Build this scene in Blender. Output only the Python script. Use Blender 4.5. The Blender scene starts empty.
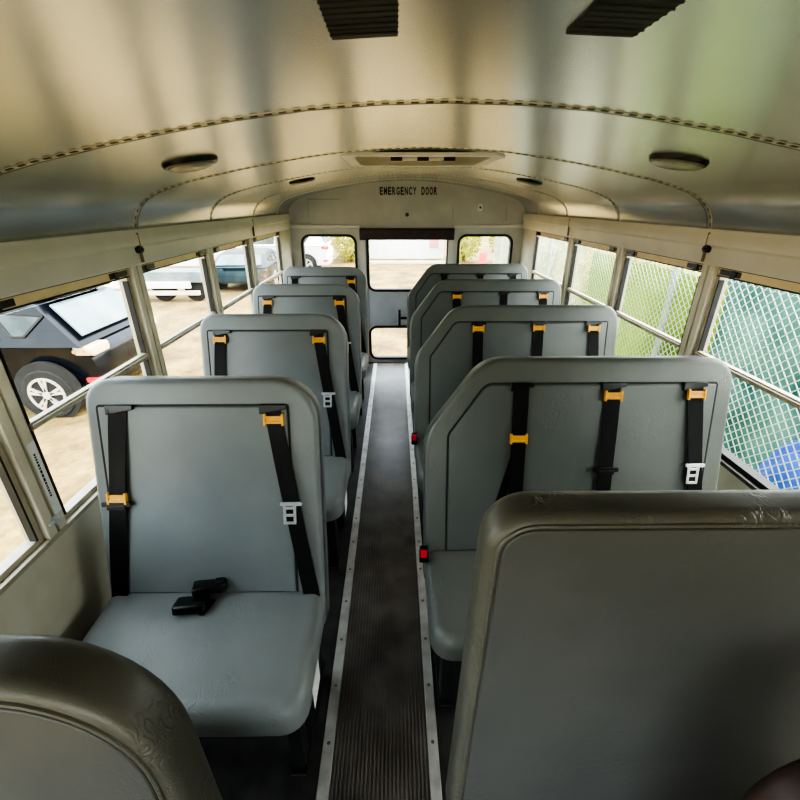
import bpy, bmesh, math, random
from mathutils import Vector, Matrix
random.seed(4)
scene = bpy.context.scene
C = scene.collection
PI = math.pi

# ------------------------------------------------------------------ helpers
class MB:
    """collects shapes in one bmesh; build() links them as ONE mesh object"""
    def __init__(self):
        self.bm = bmesh.new()
    def face(self, pts):
        vs = [self.bm.verts.new(p) for p in pts]
        return self.bm.faces.new(vs)
    def box(self, x0, x1, y0, y1, z0, z1):
        v = [self.bm.verts.new((x, y, z)) for z in (z0, z1) for y in (y0, y1) for x in (x0, x1)]
        for q in ((0, 2, 3, 1), (4, 5, 7, 6), (0, 1, 5, 4), (2, 6, 7, 3), (0, 4, 6, 2), (1, 3, 7, 5)):
            self.bm.faces.new([v[i] for i in q])
        return self
    def bar(self, p0, p1, w, h, up=(0, 0, 1)):
        p0, p1 = Vector(p0), Vector(p1)
        d = (p1 - p0).normalized()
        u = Vector(up)
        s = d.cross(u)
        if s.length < 1e-4:
            s = d.cross(Vector((1, 0, 0)))
        s.normalize()
        u = s.cross(d).normalized()
        v = []
        for p in (p0, p1):
            for a, b in ((-1, -1), (1, -1), (1, 1), (-1, 1)):
                v.append(self.bm.verts.new(p + s * (a * w / 2) + u * (b * h / 2)))
        for q in ((0, 1, 2, 3), (7, 6, 5, 4), (0, 4, 5, 1), (1, 5, 6, 2), (2, 6, 7, 3), (3, 7, 4, 0)):
            self.bm.faces.new([v[i] for i in q])
        return self
    def cyl(self, p0, p1, r0, r1=None, n=16):
        r1 = r0 if r1 is None else r1
        p0, p1 = Vector(p0), Vector(p1)
        d = (p1 - p0).normalized()
        s = d.cross(Vector((0, 0, 1)))
        if s.length < 1e-3:
            s = d.cross(Vector((1, 0, 0)))
        s.normalize()
        u = s.cross(d)
        a = []
        b = []
        for i in range(n):
            t = 2 * PI * i / n
            o = s * math.cos(t) + u * math.sin(t)
            a.append(self.bm.verts.new(p0 + o * r0))
            b.append(self.bm.verts.new(p1 + o * r1))
        for i in range(n):
            j = (i + 1) % n
            self.bm.faces.new((a[i], a[j], b[j], b[i]))
        self.bm.faces.new(a[::-1])
        self.bm.faces.new(b)
        return self
    def slab(self, poly, f, h0, h1, bev=0.0, seg=3):
        """2D outline -> prism between heights h0 and h1, mapped by f(u, v, h); optional rounded edge on the h1 face"""
        n = len(poly)
        if bev <= 0:
            rings = [(0.0, h0), (0.0, h1)]
        else:
            sg = 1 if h1 > h0 else -1
            rings = [(0.0, h0)]
            for k in range(seg + 1):
                t = (PI / 2) * k / seg
                rings.append((bev * (1 - math.cos(t)), h1 - sg * bev * (1 - math.sin(t))))
        prev = None
        for ins, h in rings:
            pts = inset(poly, ins) if ins else poly
            vs = [self.bm.verts.new(f(p[0], p[1], h)) for p in pts]
            if prev:
                for i in range(n):
                    j = (i + 1) % n
                    self.bm.faces.new((prev[i], prev[j], vs[j], vs[i]))
            else:
                first = vs
            prev = vs
        self.bm.faces.new(first[::-1])
        self.bm.faces.new(prev)
        return self
    def tube(self, pts, r, n=8):
        for a, b in zip(pts[:-1], pts[1:]):
            self.cyl(a, b, r, n=n)
        return self
    def build(self, name, mat, parent=None, bevel=0.0, smooth=True, seg=2):
        bm = self.bm
        bmesh.ops.recalc_face_normals(bm, faces=bm.faces)
        off = ORG.get(parent.name, Vector((0, 0, 0))) if parent else Vector((0, 0, 0))
        if off.length:
            bmesh.ops.translate(bm, verts=bm.verts, vec=-off)
        me = bpy.data.meshes.new(name)
        bm.to_mesh(me)
        bm.free()
        return link(name, me, mat, parent, bevel, smooth, off, seg)

ORG = {}
def link(name, me, mat, parent=None, bevel=0.0, smooth=True, off=None, seg=2):
    o = bpy.data.objects.new(name, me)
    C.objects.link(o)
    if mat:
        me.materials.clear()
        me.materials.append(mat)
    if parent:
        o.parent = parent
    if off is not None and off.length:
        ORG[o.name] = off
    if smooth:
        for p in me.polygons:
            p.use_smooth = True
        try:
            me.set_sharp_from_angle(angle=math.radians(40))
        except Exception:
            pass
    if bevel > 0:
        m = o.modifiers.new('bevel', 'BEVEL')
        m.width = bevel
        m.segments = seg
        m.limit_method = 'ANGLE'
        m.angle_limit = math.radians(40)
        m.harden_normals = True
    return o

def inset(poly, d):
    """offset a CCW polygon inwards by d (mitred)"""
    n = len(poly)
    out = []
    for i in range(n):
        p0, p1, p2 = Vector(poly[i - 1][:2]), Vector(poly[i][:2]), Vector(poly[(i + 1) % n][:2])
        e1 = (p1 - p0).normalized()
        e2 = (p2 - p1).normalized()
        n1 = Vector((-e1.y, e1.x))
        n2 = Vector((-e2.y, e2.x))
        m = n1 + n2
        k = max(0.35, 1 + n1.dot(n2))
        out.append(tuple(p1 + m * (d / k)))
    return out

def fillet(verts, seg=6):
    """verts: (x, y, r) CCW -> polygon with rounded corners"""
    out = []
    n = len(verts)
    for i in range(n):
        x, y, r = verts[i]
        p = Vector((x, y))
        if r <= 0:
            out.append((x, y))
            continue
        a = Vector(verts[i - 1][:2]) - p
        b = Vector(verts[(i + 1) % n][:2]) - p
        la, lb = a.length, b.length
        a.normalize()
        b.normalize()
        ang = a.angle(b)
        t = min(r / math.tan(ang / 2), la * .49, lb * .49)
        rr = t * math.tan(ang / 2)
        c = p + (a + b).normalized() * (rr / math.sin(ang / 2))
        s = p + a * t - c
        e = p + b * t - c
        tot = s.angle_signed(e)
        a0 = math.atan2(s.y, s.x)
        for k in range(seg + 1):
            th = a0 - tot * k / seg
            out.append((c.x + rr * math.cos(th), c.y + rr * math.sin(th)))
    return out

def rrect(x0, x1, y0, y1, r, seg=5):
    return fillet([(x0, y0, r), (x1, y0, r), (x1, y1, r), (x0, y1, r)], seg)

def panel(name, outer, holes, thick, f, mat, parent=None, bevel=0.0):
    """flat sheet with holes (filled 2D curve), mapped by f(u, v, h), h in +-thick/2"""
    cu = bpy.data.curves.new('tmp', 'CURVE')
    cu.dimensions = '2D'
    cu.fill_mode = 'BOTH'
    cu.extrude = thick / 2
    for pl in [outer] + list(holes):
        s = cu.splines.new('POLY')
        s.points.add(len(pl) - 1)
        for i, p in enumerate(pl):
            s.points[i].co = (p[0], p[1], 0, 1)
        s.use_cyclic_u = True
    ob = bpy.data.objects.new('tmp', cu)
    C.objects.link(ob)
    dg = bpy.context.evaluated_depsgraph_get()
    dg.update()
    me = bpy.data.meshes.new_from_object(ob.evaluated_get(dg))
    bpy.data.objects.remove(ob)
    bpy.data.curves.remove(cu)
    bm = bmesh.new()
    bm.from_mesh(me)
    bmesh.ops.remove_doubles(bm, verts=bm.verts, dist=1e-5)
    off = ORG.get(parent.name, Vector((0, 0, 0))) if parent else Vector((0, 0, 0))
    for v in bm.verts:
        v.co = Vector(f(v.co.x, v.co.y, v.co.z)) - off
    bmesh.ops.recalc_face_normals(bm, faces=bm.faces)
    bm.to_mesh(me)
    bm.free()
    me.name = name
    return link(name, me, mat, parent, bevel, True, off)

def tag(o, label, cat, group=None):
    o['label'] = label
    o['category'] = cat
    if group:
        o['group'] = group
    return o
def struct(o, label=None):
    o['kind'] = 'structure'
    if label:
        o['label'] = label
    return o
def stuff(o, label, cat):
    o['kind'] = 'stuff'
    return tag(o, label, cat)
def empty(name, loc, label=None, cat=None, group=None, rz=0):
    o = bpy.data.objects.new(name, None)
    C.objects.link(o)
    o.location = loc
    o.rotation_euler = (0, 0, rz)
    o.empty_display_size = .1
    if label:
        tag(o, label, cat, group)
    return o
def thing(name, loc, label, cat, group=None):
    """an Empty whose children are modelled in world coordinates"""
    o = empty(name, loc, label, cat, group)
    ORG[o.name] = Vector(loc)
    return o

# ------------------------------------------------------------------ materials
def srgb(r, g, b):
    f = lambda c: ((c / 255) / 12.92 if c / 255 <= .04045 else (((c / 255) + .055) / 1.055) ** 2.4)
    return (f(r), f(g), f(b), 1)

def base_mat(name, col, rough=.5, metal=0.0, spec=.5):
    m = bpy.data.materials.new(name)
    m.use_nodes = True
    nt = m.node_tree
    b = nt.nodes['Principled BSDF']
    b.inputs['Base Color'].default_value = col
    b.inputs['Roughness'].default_value = rough
    b.inputs['Metallic'].default_value = metal
    b.inputs['Specular IOR Level'].default_value = spec
    return m, nt, b

def proc(name, c1, c2, scale=20, rough=.5, metal=0.0, bump=0.0, bscale=None, detail=4, rvar=0.0, stretch=None, spec=.5, thr=(.35, .65)):
    """noise-mixed two-tone material with optional bump"""
    m, nt, b = base_mat(name, c1, rough, metal, spec)
    N = nt.nodes
    L = nt.links
    tc = N.new('ShaderNodeTexCoord')
    src = tc.outputs['Object']
    if stretch:
        mp = N.new('ShaderNodeMapping')
        mp.inputs['Scale'].default_value = stretch
        L.new(src, mp.inputs[0])
        src = mp.outputs[0]
    n = N.new('ShaderNodeTexNoise')
    n.inputs['Scale'].default_value = scale
    n.inputs['Detail'].default_value = detail
    L.new(src, n.inputs['Vector'])
    r = N.new('ShaderNodeValToRGB')
    r.color_ramp.elements[0].position, r.color_ramp.elements[1].position = thr
    r.color_ramp.elements[0].color = c1
    r.color_ramp.elements[1].color = c2
    L.new(n.outputs['Fac'], r.inputs[0])
    L.new(r.outputs[0], b.inputs['Base Color'])
    if rvar:
        mr = N.new('ShaderNodeMapRange')
        mr.inputs[3].default_value = rough - rvar
        mr.inputs[4].default_value = rough + rvar
        L.new(n.outputs['Fac'], mr.inputs[0])
        L.new(mr.outputs[0], b.inputs['Roughness'])
    if bump:
        n2 = N.new('ShaderNodeTexNoise')
        n2.inputs['Scale'].default_value = bscale or scale * 4
        n2.inputs['Detail'].default_value = 5
        L.new(src, n2.inputs['Vector'])
        bp = N.new('ShaderNodeBump')
        bp.inputs['Strength'].default_value = bump
        bp.inputs['Distance'].default_value = .01
        L.new(n2.outputs['Fac'], bp.inputs['Height'])
        L.new(bp.outputs[0], b.inputs['Normal'])
    return m

def vinyl(name, c1, c2, wrinkle=.25, rough=.42):
    m, nt, b = base_mat(name, c1, rough, 0, .45)
    N = nt.nodes
    L = nt.links
    tc = N.new('ShaderNodeTexCoord')
    n = N.new('ShaderNodeTexNoise')
    n.inputs['Scale'].default_value = 5
    n.inputs['Detail'].default_value = 6
    L.new(tc.outputs['Object'], n.inputs['Vector'])
    r = N.new('ShaderNodeValToRGB')
    r.color_ramp.elements[0].position, r.color_ramp.elements[1].position = .3, .7
    r.color_ramp.elements[0].color = c1
    r.color_ramp.elements[1].color = c2
    L.new(n.outputs['Fac'], r.inputs[0])
    L.new(r.outputs[0], b.inputs['Base Color'])
    # creases: ridged stretched noise, patchy
    mp = N.new('ShaderNodeMapping')
    mp.inputs['Scale'].default_value = (1.6, 1, .7)
    mp.inputs['Rotation'].default_value = (.3, .2, .6)
    L.new(tc.outputs['Object'], mp.inputs[0])
    w = N.new('ShaderNodeTexNoise')
    w.inputs['Scale'].default_value = 26
    w.inputs['Detail'].default_value = 3
    w.inputs['Distortion'].default_value = 1.2
    L.new(mp.outputs[0], w.inputs['Vector'])
    a = N.new('ShaderNodeMath'); a.operation = 'SUBTRACT'; a.inputs[1].default_value = .5
    L.new(w.outputs['Fac'], a.inputs[0])
    ab = N.new('ShaderNodeMath'); ab.operation = 'ABSOLUTE'
    L.new(a.outputs[0], ab.inputs[0])
    mn = N.new('ShaderNodeMath'); mn.operation = 'MINIMUM'; mn.inputs[1].default_value = .05
    L.new(ab.outputs[0], mn.inputs[0])
    pm = N.new('ShaderNodeTexNoise')
    pm.inputs['Scale'].default_value = 7
    L.new(tc.outputs['Object'], pm.inputs['Vector'])
    pr = N.new('ShaderNodeValToRGB')
    pr.color_ramp.elements[0].position, pr.color_ramp.elements[1].position = .5, .66
    L.new(pm.outputs['Fac'], pr.inputs[0])
    mu = N.new('ShaderNodeMath'); mu.operation = 'MULTIPLY'
    L.new(mn.outputs[0], mu.inputs[0])
    L.new(pr.outputs[0], mu.inputs[1])
    g = N.new('ShaderNodeTexNoise')
    g.inputs['Scale'].default_value = 420
    L.new(tc.outputs['Object'], g.inputs['Vector'])
    gm = N.new('ShaderNodeMath'); gm.operation = 'MULTIPLY_ADD'; gm.inputs[1].default_value = .012
    L.new(g.outputs['Fac'], gm.inputs[0])
    L.new(mu.outputs[0], gm.inputs[2])
    bp = N.new('ShaderNodeBump')
    bp.inputs['Strength'].default_value = wrinkle
    bp.inputs['Distance'].default_value = .06
    L.new(gm.outputs[0], bp.inputs['Height'])
    L.new(bp.outputs[0], b.inputs['Normal'])
    return m

def glass(name, tint=(.97, 1, .985, 1), refl=.06):
    m = bpy.data.materials.new(name)
    m.use_nodes = True
    nt = m.node_tree
    nt.nodes.clear()
    o = nt.nodes.new('ShaderNodeOutputMaterial')
    mx = nt.nodes.new('ShaderNodeMixShader')
    t = nt.nodes.new('ShaderNodeBsdfTransparent')
    t.inputs[0].default_value = tint
    g = nt.nodes.new('ShaderNodeBsdfGlossy')
    g.inputs['Roughness'].default_value = .03
    lw = nt.nodes.new('ShaderNodeLayerWeight')
    lw.inputs[0].default_value = .5
    pw = nt.nodes.new('ShaderNodeMath'); pw.operation = 'POWER'; pw.inputs[1].default_value = 5
    ma = nt.nodes.new('ShaderNodeMath'); ma.operation = 'MULTIPLY_ADD'; ma.inputs[1].default_value = .35; ma.inputs[2].default_value = .02
    nt.links.new(lw.outputs['Facing'], pw.inputs[0])
    nt.links.new(pw.outputs[0], ma.inputs[0])
    nt.links.new(ma.outputs[0], mx.inputs[0])
    nt.links.new(t.outputs[0], mx.inputs[1])
    nt.links.new(g.outputs[0], mx.inputs[2])
    nt.links.new(mx.outputs[0], o.inputs[0])
    return m

def translucent(name, c1, c2, scale=6, fac=.5):
    m = bpy.data.materials.new(name)
    m.use_nodes = True
    nt = m.node_tree
    nt.nodes.clear()
    o = nt.nodes.new('ShaderNodeOutputMaterial')
    mx = nt.nodes.new('ShaderNodeMixShader')
    mx.inputs[0].default_value = fac
    d = nt.nodes.new('ShaderNodeBsdfDiffuse')
    t = nt.nodes.new('ShaderNodeBsdfTranslucent')
    tc = nt.nodes.new('ShaderNodeTexCoord')
    n = nt.nodes.new('ShaderNodeTexNoise')
    n.inputs['Scale'].default_value = scale
    n.inputs['Detail'].default_value = 5
    r = nt.nodes.new('ShaderNodeValToRGB')
    r.color_ramp.elements[0].position, r.color_ramp.elements[1].position = .32, .68
    r.color_ramp.elements[0].color = c1
    r.color_ramp.elements[1].color = c2
    nt.links.new(tc.outputs['Object'], n.inputs['Vector'])
    nt.links.new(n.outputs['Fac'], r.inputs[0])
    nt.links.new(r.outputs[0], d.inputs[0])
    nt.links.new(r.outputs[0], t.inputs[0])
    nt.links.new(d.outputs[0], mx.inputs[1])
    nt.links.new(t.outputs[0], mx.inputs[2])
    nt.links.new(mx.outputs[0], o.inputs[0])
    return m

M = {}
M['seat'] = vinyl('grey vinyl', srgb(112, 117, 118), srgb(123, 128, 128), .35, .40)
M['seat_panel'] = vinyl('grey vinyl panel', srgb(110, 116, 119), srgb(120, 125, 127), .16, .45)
M['seat_r'] = vinyl('shaded grey vinyl', srgb(84, 88, 84), srgb(94, 97, 92), .4, .40)  # same vinyl as the left seats, dimmer greenish light put into the colour
M['seat_panel_r'] = vinyl('shaded grey vinyl panel', srgb(82, 87, 84), srgb(90, 94, 91), .2, .45)  # panel copy, darkened the same way for the dimmer right side
M['barrier'] = vinyl('grey vinyl creased', srgb(78, 77, 70), srgb(90, 88, 80), .45, .36)
M['barrier_face'] = vinyl('grey vinyl barrier face', srgb(72, 73, 72), srgb(82, 82, 80), .14, .40)
M['groove'] = proc('dark seam', srgb(22, 24, 25), srgb(34, 36, 38), 40, .7)
M['belt'] = proc('black webbing', srgb(2, 2, 3), srgb(8, 8, 9), 300, .5, spec=.25, bump=.2, bscale=500, stretch=(1, 1, .2))
M['black_plastic'] = proc('black plastic', srgb(4, 5, 5), srgb(10, 11, 11), 60, .3)
M['yellow'] = proc('amber plastic', srgb(222, 158, 40), srgb(240, 178, 62), 50, .4)
M['tongue'] = proc('bright plated steel', srgb(198, 202, 205), srgb(222, 225, 227), 60, .3, metal=.6)
M['red'] = proc('red plastic', srgb(200, 30, 45), srgb(225, 45, 60), 40, .4)
M['black_metal'] = proc('black painted steel', srgb(14, 15, 15), srgb(24, 25, 25), 30, .5)
M['ceiling'] = proc('brushed ceiling metal', srgb(200, 202, 202), srgb(208, 210, 210), 3, .26, metal=.85)
M['paint'] = proc('beige grey wall paint', srgb(192, 188, 178), srgb(202, 198, 188), 6, .45, bump=.02, bscale=90)
M['header'] = proc('pale header paint', srgb(218, 213, 200), srgb(226, 221, 209), 6, .38)
M['wall_low'] = proc('scuffed lower wall paint', srgb(206, 200, 180), srgb(216, 211, 194), 9, .5, bump=.03, bscale=60, rvar=.08)
M['alu'] = proc('aluminium frame', srgb(172, 165, 146), srgb(186, 179, 160), 20, .4, metal=.15)
M['sash'] = proc('warm anodised sash', srgb(232, 208, 160), srgb(240, 218, 174), 14, .4)
M['sill_shaded'] = proc('shaded sill', srgb(66, 68, 62), srgb(80, 82, 75), 20, .6)  # shade on the right ledge put into its colour
M['rubber'] = proc('black rubber', srgb(18, 18, 18), srgb(28, 28, 28), 50, .6)
M['floor'] = proc('dark vinyl floor', srgb(38, 39, 39), srgb(58, 58, 57), 14, .42, bump=.1, bscale=220, rvar=.1)
M['runner'] = proc('ribbed rubber', srgb(76, 72, 70), srgb(108, 102, 99), 7, .34, rvar=.08, bump=.08, bscale=200)
M['strip'] = proc('worn aluminium strip', srgb(182, 182, 180), srgb(205, 205, 203), 18, .4, metal=.6, rvar=.08)
M['screw'] = proc('steel screw', srgb(110, 110, 108), srgb(140, 140, 138), 60, .4, metal=.8)
M['door'] = proc('grey door paint', srgb(178, 181, 187), srgb(188, 191, 196), 7, .42)
M['brown'] = proc('dark brown pad', srgb(44, 28, 26), srgb(58, 38, 34), 20, .5)
M['slat'] = proc('dark grey slat', srgb(58, 56, 52), srgb(70, 68, 63), 30, .4)
M['lens'] = proc('grey lens', srgb(120, 116, 100), srgb(142, 137, 120), 30, .3)
M['white'] = proc('white plastic', srgb(225, 223, 215), srgb(236, 234, 228), 20, .4)
M['hatchpan'] = proc('brown grey hatch panel', srgb(112, 100, 76), srgb(126, 114, 90), 9, .5)
M['rivet'] = proc('dark rivet slot', srgb(62, 58, 50), srgb(90, 85, 75), 60, .5, metal=.3)  # dark tone of the rib slots and panel seams
M['rib'] = proc('pressed rib metal', srgb(196, 191, 178), srgb(208, 203, 190), 20, .35, metal=.7)
M['glass'] = glass('window glass')
M['ink'] = proc('black lettering', srgb(14, 14, 14), srgb(22, 22, 22), 80, .6)
M['paper'] = proc('white paper label', srgb(228, 230, 228), srgb(238, 240, 238), 30, .6)

# ------------------------------------------------------------------ dimensions (m)
XL, XR, XC = -1.033, 1.267, 0.117
YF, YR = -1.75, 4.55
ZS, ZH, ZC = .72, 1.41, 1.53           # sill, window head, ceiling spring line
G = -.82                                # ground outside
POSTS = [-1.205, -.46, .285, 1.03, 1.775, 2.52, 3.265]
PROFILE = [(1.15, 1.53), (1.142, 1.57), (1.122, 1.605), (1.09, 1.636), (1.045, 1.661), (.98, 1.684), (.88, 1.709), (.75, 1.735), (.6, 1.762),
           (.45, 1.785), (.3, 1.803), (.15, 1.813), (0, 1.817)]
ARCH = [(XC - w, z) for w, z in PROFILE] + [(XC + w, z) for w, z in PROFILE[-2::-1]]
def ceil_z(x):
    w = abs(x - XC)
    for (w1, z1), (w0, z0) in zip(PROFILE[:-1], PROFILE[1:]):
        if w0 <= w <= w1:
            return z0 + (z1 - z0) * (w - w0) / (w1 - w0)
    return 1.53

# ------------------------------------------------------------------ shell
b = MB(); b.box(XL - .05, XR + .05, YF - .05, YR + .03, -.10, 0)
struct(b.build('floor', M['floor'], smooth=False), 'dark vinyl bus floor under the seats')

# ceiling: thick sheet swept along Y
b = MB()
outer = [(XC + (x - XC) * 1.03, z + .03) for x, z in ARCH]
prev = None
NY = 24
for k in range(NY + 1):
    y = YF + (YR - YF) * k / NY
    ring = [b.bm.verts.new((x, y, z)) for x, z in ARCH] + [b.bm.verts.new((x, y, z)) for x, z in outer[::-1]]
    if prev:
        n = len(ring)
        for i in range(n):
            j = (i + 1) % n
            b.bm.faces.new((prev[i], prev[j], ring[j], ring[i]))
    prev = ring
struct(b.build('ceiling', M['ceiling']), 'curved sheet metal bus ceiling')

# side walls: lower panel, head, pillars
for side, X, s in (('left', XL, -1), ('right', XR, 1)):
    b = MB()
    o = X + s * .05
    x0, x1 = min(X, o), max(X, o)
    b.box(x0, x1, YF if side == 'right' else -.46, YR + .03, 0, ZS)
    if side == 'left':
        b.box(x0, x1, YF, -.46, 0, .06)
    b.box(x0, x1, YF, YR + .03, ZH, ZC + .01)
    for p in POSTS:
        q0, q1 = (X - .012, X + .045) if s > 0 else (X - .045, X + .012)
        if p < (-1 if side == 'left' else .2):
            continue
        b.box(q0, q1, p - .036, p - .004, ZS, ZH)
        b.box(q0, q1, p + .004, p + .036, ZS, ZH)
        b.box(x0, x1, p - .01, p + .01, ZS, ZH)
    b.box(x0, x1, 4.13, YR + .03, ZS, ZH)
    b.box(x0, x1, YF, YF + .06 if side == 'left' else .26, ZS, ZH)  # right side closed solid out of view, to keep light off the right barrier
    w = struct(b.build('wall_' + side, M['wall_low'], bevel=.003), 'beige painted bus side wall below and between the windows, ' + side + ' side')
    # seam covers, sill ledge
    t = MB()
    t.box(*(sorted((X - s * .014, X))), YF, 4.5, ZS - .012, ZS + .004)
    t.build('sill_ledge', M['alu'] if side == 'left' else M['sill_shaded'], w, bevel=.002)  # right ledge takes the shade-coloured material
    if side == 'left':
        # marking label strip and latch on the nearest pillar
        t = MB()
        t.box(X + .012, X + .0135, 1.036, 1.064, .78, 1.02)
        lab = t.build('label_strip', M['paper'], w, smooth=False)
        t = MB()
        z = .84
        while z < .985:
            h = random.uniform(.004, .012)
            t.box(X + .0135, X + .0142, 1.045, 1.051, z, z + h)
            z += h + .003
        t.build('lettering', M['ink'], lab, smooth=False)
        t = MB()
        t.box(X + .012, X + .024, 1.018, 1.036, .755, .78)
        t.box(X + .012, X + .022, 1.002, 1.05, .762, .772)
        t.build('latch', M['tongue'], w, bevel=.002)

# header mouldings above the windows
for n, (X, s) in enumerate(((XL, 1), (XR, -1)), 1):
    b = MB()
    prof = [(0, 1.405), (.012, 1.402), (.020, 1.412), (.021, 1.468), (.030, 1.478), (.031, 1.512), (.022, 1.524), (.022, 1.534), (0, 1.534)]
    y0, y1 = YF + .07, 4.5
    ra = [b.bm.verts.new((X + s * u, y0, z)) for u, z in prof]
    rb = [b.bm.verts.new((X + s * u, y1, z)) for u, z in prof]
    for i in range(len(prof)):
        j = (i + 1) % len(prof)
        b.bm.faces.new((ra[i], ra[j], rb[j], rb[i]))
    b.bm.faces.new(ra); b.bm.faces.new(rb[::-1])
    t = struct(b.build('trim_%d' % n, M['header']), 'pale header moulding above the side windows')
    for yy in (1.80, 3.29):
        sm = MB()
        sm.box(*sorted((X + s * .0195, X + s * .0325)), yy, yy + .0018, 1.412, 1.522)
        sm.build('seam', M['hatchpan'], t, smooth=False)
    k = MB()
    k.cyl((X + s * .02, 1.79, 1.462), (X + s * .040, 1.79, 1.462), .016, .013, 14)
    k.cyl((X + s * .040, 1.79, 1.462), (X + s * .046, 1.79, 1.462), .008, .006, 10)
    k.build('knob', M['black_plastic'], t)

# ceiling ribs with rivet rows
for n, y in enumerate((.30, 1.05, 1.85, 2.62, 3.42, 4.10), 3):
    b = MB()
    hw = .011 if n < 6 else .009
    inn = [(XC + (x - XC) * .9985, z - .0015) for x, z in ARCH]
    prev = None
    for (xa, za), (xb, zb) in zip(ARCH, inn):
        r = [b.bm.verts.new(p) for p in ((xa, y - hw, za), (xb, y - hw, zb), (xb, y + hw, zb), (xa, y + hw, za))]
        if prev:
            for i in range(4):
                j = (i + 1) % 4
                b.bm.faces.new((prev[i], prev[j], r[j], r[i]))
        prev = r
    t = struct(b.build('trim_%d' % n, M['rib']), 'ceiling rib with a row of rivet slots')
    # slot row at constant arc spacing
    b = MB()
    seglen = 0.0
    step = .030
    nxt = .02
    for (xa, za), (xb, zb) in zip(inn[:-1], inn[1:]):
        L_ = math.hypot(xb - xa, zb - za)
        while nxt <= seglen + L_:
            f = (nxt - seglen) / L_
            px, pz = xa + (xb - xa) * f, za + (zb - za) * f
            d = Vector(((xb - xa) / L_, 0, (zb - za) / L_))
            c = Vector((px, y - hw + .004, pz - .0008))
            b.bar(c - d * .0075, c + d * .0075, .008 if n < 5 else .006, .002, up=(-d.z, 0, d.x))
            nxt += step
        seglen += L_
    b.build('rivet_row', M['rivet'] if n < 8 else M['white'], t, smooth=False)
    b = MB()
    for (xa, za), (xb, zb) in zip(inn[:-1], inn[1:]):
        b.bar((xa, y + hw + .0015, za), (xb, y + hw + .0015, zb), .003, .0015, up=(-(zb - za), 0, xb - xa))
    b.build('seam', M['rivet'], t, smooth=False)

# rear wall (arched) with door opening and two windows
fy = lambda Y: (lambda u, v, h: (u, Y + h, v))
arch_out = [(XL, 0)] + [(XR, 0)] + [(x, z) for x, z in ARCH[::-1]]
door_hole = [(-.345, 0.0), (.575, 0.0), (.575, 1.40), (-.345, 1.40)]
LW = rrect(-.925, -.395, .80, 1.335, .075)
RW = rrect(.635, 1.165, .80, 1.335, .075)
rear = struct(panel('wall_rear', arch_out, [door_hole, LW, RW], .05, fy(YR + .025), M['paint']), 'beige rear bulkhead with an arched top')
b = MB()
b.slab([(-1.03, 1.405), (-.345, 1.405), (-.345, 1.43), (-1.03, 1.44)], lambda u, v, h: (u, YR - h, v), 0, .025)
b.slab([(.575, 1.405), (1.264, 1.405), (1.264, 1.44), (.575, 1.43)], lambda u, v, h: (u, YR - h, v), 0, .025)
b.build('ledge', M['header'], rear, bevel=.006)
b = MB()
b.box(-.345, -.30, YR - .014, YR, 0, 1.405)
b.box(.53, .575, YR - .014, YR, 0, 1.405)
b.build('door_jamb', M['paint'], rear, bevel=.004)
b = MB(); b.cyl((.117, YR, 1.525), (.117, YR - .012, 1.525), .019, .016, 18)
b.build('button', M['black_plastic'], rear)
b = MB(); b.box(.80, .845, YR - .012, YR, 1.555, 1.62)
sens = b.build('switch_plate', M['white'], rear, bevel=.003)
b = MB(); b.cyl((.823, YR - .012, 1.588), (.823, YR - .016, 1.588), .010, n=14)
b.build('hole', M['black_plastic'], sens)
b = MB()
for xx in (.56, 1.08):
    b.box(xx, xx + .002, YR - .0012, YR, 1.47, 1.60)
b.box(-.84, -.52, YR - .0012, YR, 1.66, 1.663)
b.box(-.84, -.838, YR - .0012, YR, 1.50, 1.663)
b.build('seam', M['rivet'], rear, smooth=False)
# lettering
bmL = bmesh.new()
dg = bpy.context.evaluated_depsgraph_get()
for k, ch in enumerate('EMERGENCY DOOR'):
    if ch == ' ':
        continue
    cu = bpy.data.curves.new('t', 'FONT')
    cu.body = ch
    cu.size = .1
    cu.extrude = .001
    cu.offset = .003
    to = bpy.data.objects.new('t', cu)
    C.objects.link(to)
    dg.update()
    me = bpy.data.meshes.new_from_object(to.evaluated_get(dg))
    bpy.data.objects.remove(to)
    xs = [v.co.x for v in me.vertices]
    ys = [v.co.y for v in me.vertices]
    for v in me.vertices:
        v.co = Vector((-.145 + k * .0397 + (v.co.x - min(xs)) * .031 / (max(xs) - min(xs)), YR - .0015 + v.co.z, 1.698 + (v.co.y - min(ys)) * .068 / (max(ys) - min(ys))))
    bmL.from_mesh(me)
me = bpy.data.meshes.new('lettering')
bmL.to_mesh(me); bmL.free()
lt = link('lettering', me, M['ink'], rear, smooth=False)
lt['label'] = 'black stencilled words EMERGENCY DOOR'

# rear windows
for n, hole in ((20, LW), (21, RW)):
    w = struct(panel('window_%d' % n, inset(hole, -.012), [inset(hole, .012)], .07, fy(YR + .02), M['rubber'], bevel=.004), 'rear window with a black rubber seal')
    panel('pane', inset(hole, .006), [], .005, fy(YR + .03), M['glass'], w)
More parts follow.
